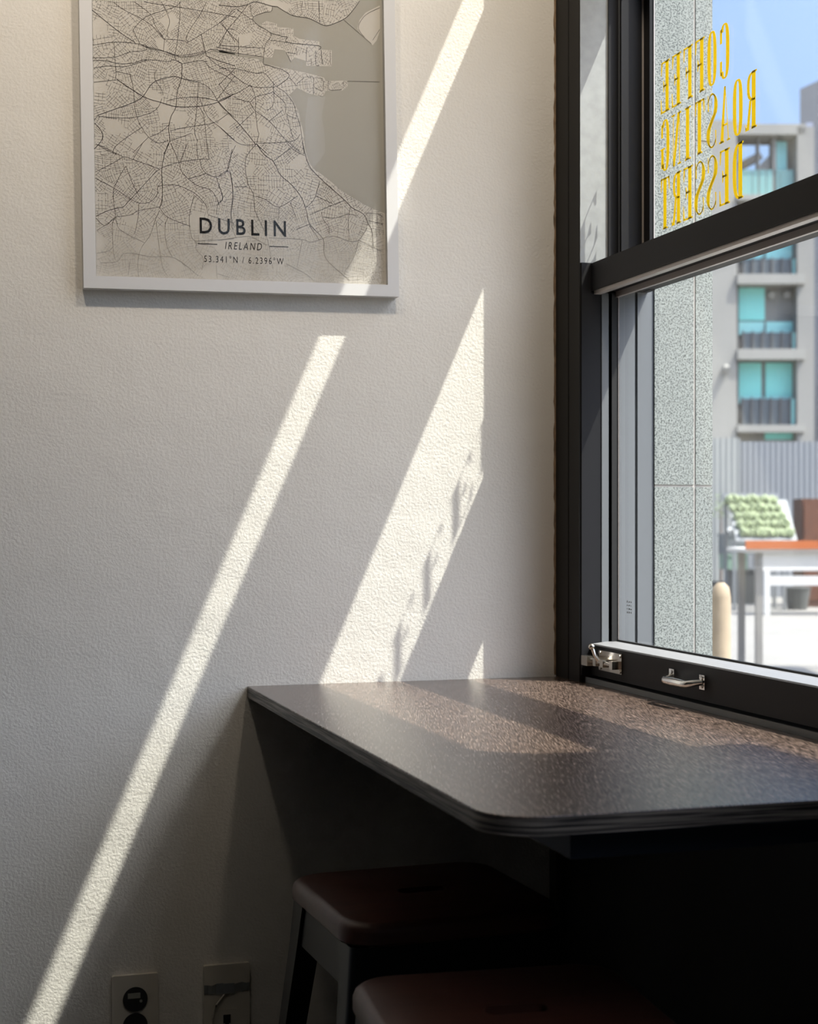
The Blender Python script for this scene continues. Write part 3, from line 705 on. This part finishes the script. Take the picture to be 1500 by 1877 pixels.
def lettering(name, text, x0, x1, z0, h, m, shear=0.0, spacing=1.0, bold=0.0):
    cu = bpy.data.curves.new('t', 'FONT'); cu.body = text; cu.space_character = spacing; cu.shear = shear; cu.offset = bold; cu.resolution_u = 3
    cu.fill_mode = 'BOTH'; cu.extrude = 0
    t = bpy.data.objects.new('t', cu); COL.objects.link(t)
    dg = bpy.context.evaluated_depsgraph_get()
    me = bpy.data.meshes.new_from_object(t.evaluated_get(dg))
    bpy.data.objects.remove(t); bpy.data.curves.remove(cu)
    n = len(me.vertices); a = np.empty(n * 3); me.vertices.foreach_get('co', a); a = a.reshape(-1, 3)
    lo, hi = a.min(0), a.max(0)
    out = np.empty_like(a)
    out[:, 0] = FB + x0 + (a[:, 0] - lo[0]) / (hi[0] - lo[0]) * (x1 - x0)
    out[:, 1] = PY - 6 * 0.00008
    out[:, 2] = FB + z0 + (a[:, 1] - lo[1]) / (hi[1] - lo[1]) * h
    me.vertices.foreach_set('co', out.ravel()); me.materials.clear(); me.materials.append(m); me.name = name
    ob = bpy.data.objects.new(name, me); COL.objects.link(ob); ob.parent = P
    return ob
M_ink = ink('title_ink', (0.012, 0.012, 0.013)); M_ink2 = ink('caption_ink', (0.05, 0.048, 0.046))
a0 = RX((605, 969)); a1 = RX((969, 969))
lettering('title', 'DUBLIN', a0[0], a1[0], a0[1], 0.0262, M_ink, spacing=1.45, bold=0.012)
b0 = RX((712, 1034)); b1 = RX((868, 1034))
lettering('subtitle', 'IRELAND', b0[0], b1[0], b0[1], 0.0119, M_ink2, shear=0.22, spacing=1.35)
c0 = RX((625, 1088)); c1 = RX((959, 1088))
lettering('coordinates', '53.341°N / 6.2396°W', c0[0], c1[0], c0[1], 0.0112, M_ink2, spacing=1.35)
d0, d1, e0, e1 = RX((597, 1011)), RX((679, 1011)), RX((899, 1022)), RX((979, 1022))
for p, q in ((d0, d1), (e0, e1)):
    rb = bmesh.new(); z_ = FB + d0[1]
    rb.faces.new([rb.verts.new(v) for v in ((FB + p[0], PY - 0.0005, z_ - 0.0006), (FB + q[0], PY - 0.0005, z_ - 0.0006), (FB + q[0], PY - 0.0005, z_ + 0.0006), (FB + p[0], PY - 0.0005, z_ + 0.0006))])
    obj('title_rule', rb, M_ink, P)
obj('glass_pane', B((FB - 0.003, FW - FB + 0.003, -0.0145, -0.0125, FB - 0.003, FH - FB + 0.003)), M_pglass, P)

# ------------------------------------------------------------------ street outside
struct('ground', B((WT, 300, -200, 300, -0.35, -0.05)), mat('pale_pavement', (0.185, 0.177, 0.162), 0.85, mottle=(1.5, 0.10)), 'pale sunlit pavement of the yard outside', 'pavement')
pil = bmesh.new()
GZ = [-0.05, 1.2205, 2.6, 4.2]
for a, b in zip(GZ[:-1], GZ[1:]): box(pil, 0.1345, 0.2085, -0.115, 0.9, a + 0.002, b - 0.002)
for a, b in zip([-0.05, 1.2205, 1.815, 3.2], [1.2205, 1.815, 3.2, 4.2]): box(pil, 0.2125, 0.2445, -0.115, 0.9, a + 0.002, b - 0.002)
pr = struct('pillar', pil, M_granite, 'speckled grey granite pillar with pale joints just outside the window', 'pillar')
obj('joint', B((0.1355, 0.2435, -0.1135, 0.89, -0.05, 4.19)), M_joint, pr)
# added unseen plate that keeps sun off part of the counter
cn = tag(empty('sun_blocker', (0.45, -1.64, 2.9)), 'narrow flat dark plate added unseen beside the window to block sun', 'sun blocker')
obj('blocker_plate', B((-0.34, 0.34, -0.14, 0.14, 0, 0.03)), M_black, cn, bevel=0.004)
obj('blocker_bracket', B((-0.34, 0.20, -0.10, -0.085, -0.05, 0)), M_black, cn)
obj('blocker_bracket', B((-0.34, 0.20, 0.085, 0.10, -0.05, 0)), M_black, cn)
fw = mat('facade_stone', (0.33, 0.33, 0.32), 0.8)
struct('wall_outer', B((WT, 0.2445, 0.9, 12, -0.05, 4.2)), fw, 'stone facade continuing past the granite pillar', 'wall')

RV = Vector((math.cos(YAW), -math.sin(YAW), 0)); FV = Vector((math.sin(YAW), math.cos(YAW), 0))
def place(px, d, z=-0.05):
    p = CAM + FV * d + RV * ((px - 750) / 2800 * d); p.z = z; return p
class Site:
    """metres across / up at a distance d from the room's viewpoint, for things standing squarely across the yard"""
    def __init__(s, px, d): s.px, s.d = px, d
    def x(s, px): return (px - s.px) / 2800 * s.d
    def z(s, py): return CAM.z + (955 - py) / 2800 * s.d + 0.05
def site(name, px, d):
    return empty(name, place(px, d), -YAW), Site(px, d)

M_conc = mat('pale_concrete', (0.30, 0.292, 0.268), 0.85, mottle=(0.6, 0.05)); M_conc2 = mat('grey_concrete', (0.265, 0.258, 0.24), 0.85, mottle=(0.6, 0.05))
M_teal = mat('teal_glazing', (0.27, 0.80, 0.73), 0.35); M_teal2 = mat('pale_teal_glazing', (0.38, 0.80, 0.77), 0.3)
M_balc = mat('slate_panel', (0.085, 0.105, 0.12), 0.5); M_grey = mat('dark_grey_cladding', (0.12, 0.13, 0.15), 0.7, mottle=(0.5, 0.06))
M_dk = mat('shadow_gap_grey', (0.10, 0.10, 0.10), 0.8)

bl, S_ = site('apartment_block', 1400, 40)
tag(bl, 'pale concrete apartment block with stacked teal windows and balconies', 'building')
X, Z = S_.x, S_.z
def bb2(px0, px1, py0, py1, y0, y1): return (X(px0), X(px1), y0, y1, Z(py1), Z(py0))
def base(px0, px1, py0, y0, y1): return (X(px0), X(px1), y0, y1, 0, Z(py0))
obj('side_wall', B(base(1230, 1351, 220, 0, 9)), M_conc, bl)
obj('wall', B(base(1351, 1462, 366, 0.5, 9), base(1462, 1493, 232, 0, 9)), M_conc2, bl)
obj('recess', B(base(1351, 1357, 238, 0.15, 1.0)), M_dk, bl)
for (a, b, c, d) in ((1351, 1475, 503, 521), (1351, 1475, 640, 659), (1351, 1475, 779, 792), (1351, 1475, 358, 368)):
    obj('floor_slab', B(bb2(a, b, c, d, -0.1, 1.0)), M_conc, bl)
obj('roof_beam', B(bb2(1351, 1478, 227, 246, 0, 1.2)), M_conc, bl)
obj('roof_post', B(bb2(1393, 1396, 244, 362, 0.2, 0.5), bb2(1420, 1427, 244, 362, 0.2, 0.6)), M_conc2, bl)
bmq = bmesh.new(); prism(bmq, [(X(1362), Z(276)), (X(1425), Z(244)), (X(1432), Z(256)), (X(1362), Z(292))], 'y', 2.0, 2.4); obj('roof_brace', bmq, M_dk, bl)
for (a, b, c, d, m_) in ((1358, 1460, 440, 472, M_teal2), (1358, 1409, 523, 583, M_teal), (1358, 1461, 586, 610, M_teal2), (1360, 1403, 662, 724, M_teal), (1411, 1460, 662, 724, M_teal), (1358, 1461, 724, 738, M_teal2), (1410, 1461, 792, 804, M_teal), (1430, 1450, 252, 310, M_teal2)):
    wn = obj('window', B(bb2(a, b, c, d, 0.42, 0.51)), m_, bl)
    if m_ is M_teal2 and b - a > 60:
        obj('glazing_bar', B(*[bb2(a + (b - a) * k / 4 - 1.2, a + (b - a) * k / 4 + 1.2, c, d, 0.38, 0.42) for k in (2,)]), M_dk, wn)
for (a, b, c, d) in ((1364, 1456, 472, 503), (1364, 1456, 608, 640), (1362, 1454, 730, 780)):
    bq = obj('balcony_panel', B(bb2(a, b, c, d, 0.2, 0.26)), M_balc, bl)
    obj('railing_post', B(*[bb2(x, x + 2.5, c - 3, d, 0.15, 0.2) for x in np.linspace(a, b - 3, 6)]), M_dk, bq)
    obj('corner_glass', B(bb2(b, b + 7, c, d, 0.2, 0.26)), M_teal2, bl)
obj('balcony_glass', B(*[bb2(1358 + k * 25.6, 1382 + k * 25.6, 308, 358, 0.2, 0.25) for k in range(4)]), mat('sea_green_glass', (0.22, 0.40, 0.38), 0.25), bl)
for px_, py_ in ((1421, 532), (1449, 532), (1331, 674)):
    bmv = bmesh.new(); tube(bmv, [(X(px_), 0.52 if px_ > 1360 else 0.02, Z(py_)), (X(px_), 0.32 if px_ > 1360 else -0.18, Z(py_) - 0.08)], 0.09, 14); obj('vent_hood', bmv, M_conc, bl, smooth=True)

tw, S_ = site('office_tower', 1500, 55)
tag(tw, 'dark grey tower behind the apartment block at the right edge', 'building')
X, Z = S_.x, S_.z
bmq = bmesh.new()
front = [(X(1467), 0), (X(1640), 0), (X(1640), Z(90)), (X(1500), Z(148)), (X(1467), Z(163))]
fa = [bmq.verts.new((x, 0, z)) for x, z in front]; ba = [bmq.verts.new((x + (4.4 if x < X(1600) else 0), 14, z)) for x, z in front]
for i in range(5): bmq.faces.new((fa[i], fa[(i + 1) % 5], ba[(i + 1) % 5], ba[i]))
bmq.faces.new(fa[::-1]); bmq.faces.new(ba)
obj('wall', bmq, M_grey, tw)
for k in range(9):
    for j in range(5):
        obj('window', B((X(1478 + j * 30), X(1490 + j * 30), -0.05, 0.02, Z(285 + k * 75), Z(225 + k * 75))), mat('blue_grey_glass', (0.30, 0.33, 0.42), 0.3), tw)

lb, S_ = site('low_block', 2000, 46)
tag(lb, 'long pale low building beyond the fence, right of the dark tower', 'building')
X, Z = S_.x, S_.z
obj('wall', B((X(1660), X(3200), 0, 6, 0, Z(560))), M_conc2, lb)
obj('parapet', B((X(1655), X(3205), -0.2, 6.2, Z(560), Z(545))), M_conc, lb)
for k in range(12):
    for j in range(2):
        obj('window', B((X(1720 + k * 120), X(1780 + k * 120), -0.06, 0.03, Z(690 + j * 120), Z(630 + j * 120))), M_balc, lb)

fc, S_ = site('corrugated_fence', 1420, 24)
tag(fc, 'light grey ribbed metal fence behind the stall', 'fence')
X, Z = S_.x, S_.z
def corr(px0, px1, pytop, y):
    bm = bmesh.new(); pts = []; n = int((X(px1) - X(px0)) / 0.09)
    for i in range(n + 1):
        x0 = X(px0) + i * 0.09
        pts += [(x0, y), (x0 + 0.03, y), (x0 + 0.045, y - 0.008), (x0 + 0.075, y - 0.008)]
    back = [(p[0], y + 0.02) for p in reversed(pts)]
    return prism(bm, pts + [(pts[-1][0], y + 0.02), (pts[0][0], y + 0.02)], 'z', 0, Z(pytop))
obj('panel', corr(1180, 1352, 803, 0.0), mat('fence_light_grey', (0.28, 0.29, 0.28), 0.5), fc)
obj('panel', corr(1352, 2500, 808, 0.25), mat('fence_blue_grey', (0.21, 0.222, 0.237), 0.5), fc)

# market stall across the yard
ts, S_ = site('stall_table', 1460, 11.8)
tag(ts, 'white steel stall table with orange front edge', 'table')
X, Z = S_.x, S_.z
M_white = mat('white_powder_coat', (0.62, 0.61, 0.58), 0.5); M_leg = mat('grey_steel_leg', (0.22, 0.21, 0.195), 0.5)
obj('tabletop', B((X(1370), X(1640), 0, 0.75, Z(1013), Z(1006))), M_white, ts, bevel=0.004)
obj('front_edge', B((X(1366), X(1640), -0.03, 0.0, Z(1006), Z(991))), mat('orange_edge', (0.42, 0.11, 0.025), 0.5), ts, bevel=0.003)
obj('apron', B((X(1391), X(1630), 0.04, 0.08, Z(1040), Z(1014))), M_white, ts)
obj('leg', B((X(1389), X(1401), 0.04, 0.10, 0, Z(1013))), M_leg, ts)
obj('leg', B((X(1612), X(1624), 0.04, 0.10, 0, Z(1013))), M_leg, ts)
obj('leg', B((X(1389), X(1401), 0.66, 0.72, 0, Z(1013))), M_leg, ts)
obj('leg', B((X(1612), X(1624), 0.66, 0.72, 0, Z(1013))), M_leg, ts)
bn, S_ = site('steel_bench', 1460, 19.6)
tag(bn, 'white steel bench under and behind the orange edged stall table', 'bench')
X, Z = S_.x, S_.z
obj('seat', B((X(1398), X(1600), 0, 0.5, Z(1046), Z(1040))), M_white, bn)
for a_ in (1402, 1588):
    obj('leg', B((X(a_), X(a_ + 10), 0.0, 0.06, 0, Z(1046))), M_white, bn); obj('leg', B((X(a_), X(a_ + 10), 0.44, 0.5, 0, Z(1046))), M_white, bn)
obj('stretcher', B((X(1412), X(1588), 0.01, 0.05, Z(1073), Z(1056))), M_white, bn)

rk, S_ = site('produce_rack', 1410, 20.6)
tag(rk, 'slanted grey rack holding rows of pale green bundles behind the stall table', 'rack')
X, Z = S_.x, S_.z
M_rk = mat('rack_grey', (0.20, 0.21, 0.215), 0.5); M_gr = mat('pale_green_leaf', (0.24, 0.285, 0.155), 0.7, mottle=(20, 0.3))
top_z, bot_z = Z(915), Z(990)
bm = bmesh.new()
prism(bm, [(0.0, bot_z - 0.03), (0.58, top_z - 0.03), (0.58, top_z), (0.0, bot_z)], 'x', X(1350), X(1462)); obj('shelf_board', bm, M_rk, rk)
obj('header_bar', B((X(1342), X(1446), 0.585, 0.66, Z(916), Z(903))), mat('silver_bar', (0.30, 0.30, 0.33), 0.4), rk, bevel=0.005)
for px_ in (1348, 1440):
    obj('post', B((X(px_) - 0.02, X(px_) + 0.02, 0.60, 0.64, 0, Z(905))), M_rk, rk)
    obj('post', B((X(px_) - 0.02, X(px_) + 0.02, 0.03, 0.07, 0, bot_z - 0.03)), M_rk, rk)
rng2 = random.Random(4)
def bundle_mesh():
    bm = bmesh.new()
    for k in range(7):
        a = rng2.uniform(0, 6.28); mtx = Matrix.Translation((0.018 * math.cos(a), 0.018 * math.sin(a), rng2.uniform(0.02, 0.05))) @ Matrix.Rotation(a, 4, 'Z') @ Matrix.Rotation(0.5, 4, 'X') @ Matrix.Diagonal((0.028, 0.022, 0.045, 1))
        bmesh.ops.create_icosphere(bm, subdivisions=2, radius=1, matrix=mtx)
    return bm
proto = None
for r_ in range(5):
    for c_ in range(8):
        t = r_ / 4
        lx = X(1358 + c_ * 12 + t * 14 - 6); ly = 0.53 - 0.47 * t; lz = top_z - (top_z - bot_z) * (1 - ly / 0.58) + 0.004
        wp = Matrix.Translation(rk.location) @ Matrix.Rotation(-YAW, 4, 'Z') @ Vector((lx, ly, lz))
        if proto is None: g = proto = obj('leaf_bundle', bundle_mesh(), M_gr, None, smooth=True)
        else: g = proto.copy(); COL.objects.link(g)
        g.location = wp; g.rotation_euler = (0, 0, rng2.uniform(0, 6)); g.scale = [rng2.uniform(1.2, 1.55)] * 3
        tag(g, 'pale green leafy bundle lying in rows on the slanted rack', 'produce', 'leafy bundles on the slanted rack')

bs, S_ = site('brown_cabinet', 1490, 21.5); X, Z = S_.x, S_.z
tag(bs, 'brown wooden cabinet at the right edge behind the stall', 'cabinet')
M_bw = mat('red_brown_wood', (0.12, 0.045, 0.022), 0.6, mottle=(8, 0.2))
obj('body', B((X(1471), X(1580), 0, 0.5, 0.0, Z(914))), M_bw, bs, bevel=0.01)
obj('door', B((X(1474), X(1522), -0.02, 0.0, 0.1, Z(920))), M_bw, bs, bevel=0.006)
obj('door', B((X(1526), X(1576), -0.02, 0.0, 0.1, Z(920))), M_bw, bs, bevel=0.006)

def crate(name, px0, px1, py0, py1, d, m_, label, cat, z0=None):
    r, S2 = site(name, (px0 + px1) / 2, d)
    hw_ = S2.x(px1); zt = S2.z(py0); zb = S2.z(py1)
    r.location.z += zb; h_ = zt - zb; D_ = 0.36
    bm = bmesh.new(); t = 0.015
    box(bm, -hw_, hw_, 0, D_, 0, t)
    for (a, b, c, dd) in ((-hw_, hw_, 0, t), (-hw_, hw_, D_ - t, D_), (-hw_, -hw_ + t, t, D_ - t), (hw_ - t, hw_, t, D_ - t)): box(bm, a, b, c, dd, t, h_)
    obj('crate_body', bm, m_, r)
    obj('rim', B((-hw_ - 0.008, hw_ + 0.008, -0.01, 0.0, h_ - 0.03, h_), (-hw_ - 0.008, hw_ + 0.008, D_, D_ + 0.01, h_ - 0.03, h_)), m_, r)
    tag(r, label, cat); return r
M_pcr = mat('pale_green_plastic', (0.20, 0.30, 0.23), 0.5); M_wcr = mat('pale_grey_plastic', (0.28, 0.29, 0.29), 0.5); M_dcr = mat('dark_grey_plastic', (0.075, 0.08, 0.078), 0.6)
crate('storage_crate', 1338, 1386, 1044, 1106.9, 22.3, M_dcr, 'dark grey crate on the ground, lowest of the stack left of the stall', 'crate')
crate('storage_crate', 1328, 1370, 1016, 1043.9, 22.3, M_pcr, 'pale green crate in the middle of the stack left of the stall', 'crate')
crate('storage_crate', 1326, 1392, 978, 1015.9, 22.3, mat('slate_plastic', (0.13, 0.15, 0.155), 0.5), 'slate grey crate topmost of the stack left of the stall', 'crate')
for (px_, py_, rr) in ((1336, 970, 0.07), (1352, 966, 0.085), (1371, 968, 0.08), (1384, 972, 0.065)):
    bm = bmesh.new(); bmesh.ops.create_icosphere(bm, subdivisions=3, radius=rr)
    for v in bm.verts: v.co *= 1 + 0.12 * math.sin(9 * v.co.x / rr + 5 * v.co.z / rr); v.co.z *= 0.85
    g = obj('tied_sack', bm, M_wcr, None, smooth=True); pp = place(px_, 22.5); pp.z = CAM.z + (955 - 978) / 2800 * 22.5 + rr * 0.5
    g.location = pp; tag(g, 'pale grey tied sack piled in the slate grey crate', 'sack', 'pale sacks in the top crate')
bk, S_ = site('grey_bucket', 1462, 20.9); Z = S_.z
tag(bk, 'dark grey bucket on the ground under the stall table', 'bucket')
bm = bmesh.new(); tube(bm, [(0, 0, 0), (0, 0, Z(1078))], [0.13, 0.18], 20); obj('bucket_body', bm, M_dcr, bk, smooth=True)
bm = bmesh.new(); tube(bm, [(0, 0, Z(1078)), (0, 0, Z(1078) + 0.015)], [0.19, 0.19], 20); obj('rim', bm, M_dcr, bk, smooth=True)
# small green shrub in front of the fence
sh, S_ = site('leafy_shrub', 1322, 23.2); Z = S_.z
tag(sh, 'small pale green shrub beside the granite pillar edge, before the fence', 'shrub')
bm = bmesh.new(); r3 = random.Random(9)
for k in range(160):
    a, b, rr = r3.uniform(0, 6.28), r3.uniform(-1, 1), r3.uniform(0.03, 0.2)
    c = Vector((rr * math.cos(a), rr * math.sin(a), Z(928) + 0.18 * b))
    q = Matrix.Translation(c) @ Matrix.Rotation(r3.uniform(0, 6), 4, 'Z') @ Matrix.Rotation(r3.uniform(-1, 1), 4, 'X')
    vs2 = [bm.verts.new(q @ Vector(p)) for p in ((-0.02, 0, 0), (0, -0.012, 0.004), (0.03, 0, 0), (0, 0.012, 0.004))]
    bm.faces.new(vs2)
obj('foliage', bm, mat('shrub_leaf', (0.22, 0.30, 0.12), 0.7), sh)
bm = bmesh.new(); tube(bm, [(0, 0, 0.28), (0.01, 0, 0.7), (0, 0, Z(928))], [0.015, 0.012, 0.008], 8); obj('stem', bm, M_bw, sh)
bm = bmesh.new(); tube(bm, [(0, 0, 0), (0, 0, 0.30)], [0.11, 0.15], 20); obj('pot', bm, M_dcr, sh, smooth=True)
# tan stone bollard close to the pillar
bo = tag(empty('stone_bollard', place(1322, 5.2)), 'tan stone bollard standing close beyond the granite pillar', 'bollard')
bm = bmesh.new(); tube(bm, [(0, 0, 0), (0, 0, 0.02), (0, 0, 0.95), (0, 0, 0.985), (0, 0, 1.0)], [0.036, 0.034, 0.033, 0.027, 0.012], 24)
obj('shaft', bm, mat('tan_stone', (0.32, 0.25, 0.17), 0.8, mottle=(20, 0.1)), bo, smooth=True)
bm = bmesh.new(); tube(bm, [(0, 0, 0.0), (0, 0, 0.03)], [0.06, 0.055], 24); obj('foot_ring', bm, M_conc2, bo, smooth=True)

# ------------------------------------------------------------------ added unseen fill spotlights brightening the upper wall
for i, (lx, ly, tx, tz) in enumerate(((-0.32, -1.15, -0.32, 2.22), (-1.05, -1.15, -1.05, 2.22))):
    tl = tag(empty('fill_spot', (lx, ly, CEIL)), ('added unseen fill spotlight nearest the window, aimed at the framed map', 'added unseen fill spotlight aimed at the bare wall left of the map')[i], 'fill light', 'added fill lights')
    d_ = (Vector((tx, 0, tz)) - Vector((lx, ly, CEIL - 0.14))).normalized()
    bm = bmesh.new(); tube(bm, [(0, 0, 0), (0, 0, -0.02)], 0.05, 24); tube(bm, [(0, 0, -0.02), (0, 0, -0.13)], 0.009, 12); obj('mount', bm, M_frame, tl, smooth=True)
    bm = bmesh.new(); c0_ = Vector((0, 0, -0.14)); tube(bm, [c0_ - d_ * 0.07, c0_ + d_ * 0.05], 0.045, 24); obj('head', bm, M_frame, tl, smooth=True)
    bm = bmesh.new(); tube(bm, [c0_ + d_ * 0.051, c0_ + d_ * 0.054], 0.040, 24); obj('lens', bm, M_fill_lens, tl, smooth=True)
    L = bpy.data.lights.new('fill_beam', 'SPOT'); L.energy = FILL_STRENGTH; L.color = (1.0, 0.86, 0.70)
    L.spot_size = math.radians(90); L.spot_blend = 1.0; L.shadow_soft_size = 0.05
    lo = bpy.data.objects.new('fill_beam', L); COL.objects.link(lo); lo.parent = tl
    lo.location = c0_ + d_ * 0.12; lo.rotation_euler = d_.to_track_quat('-Z', 'Y').to_euler()
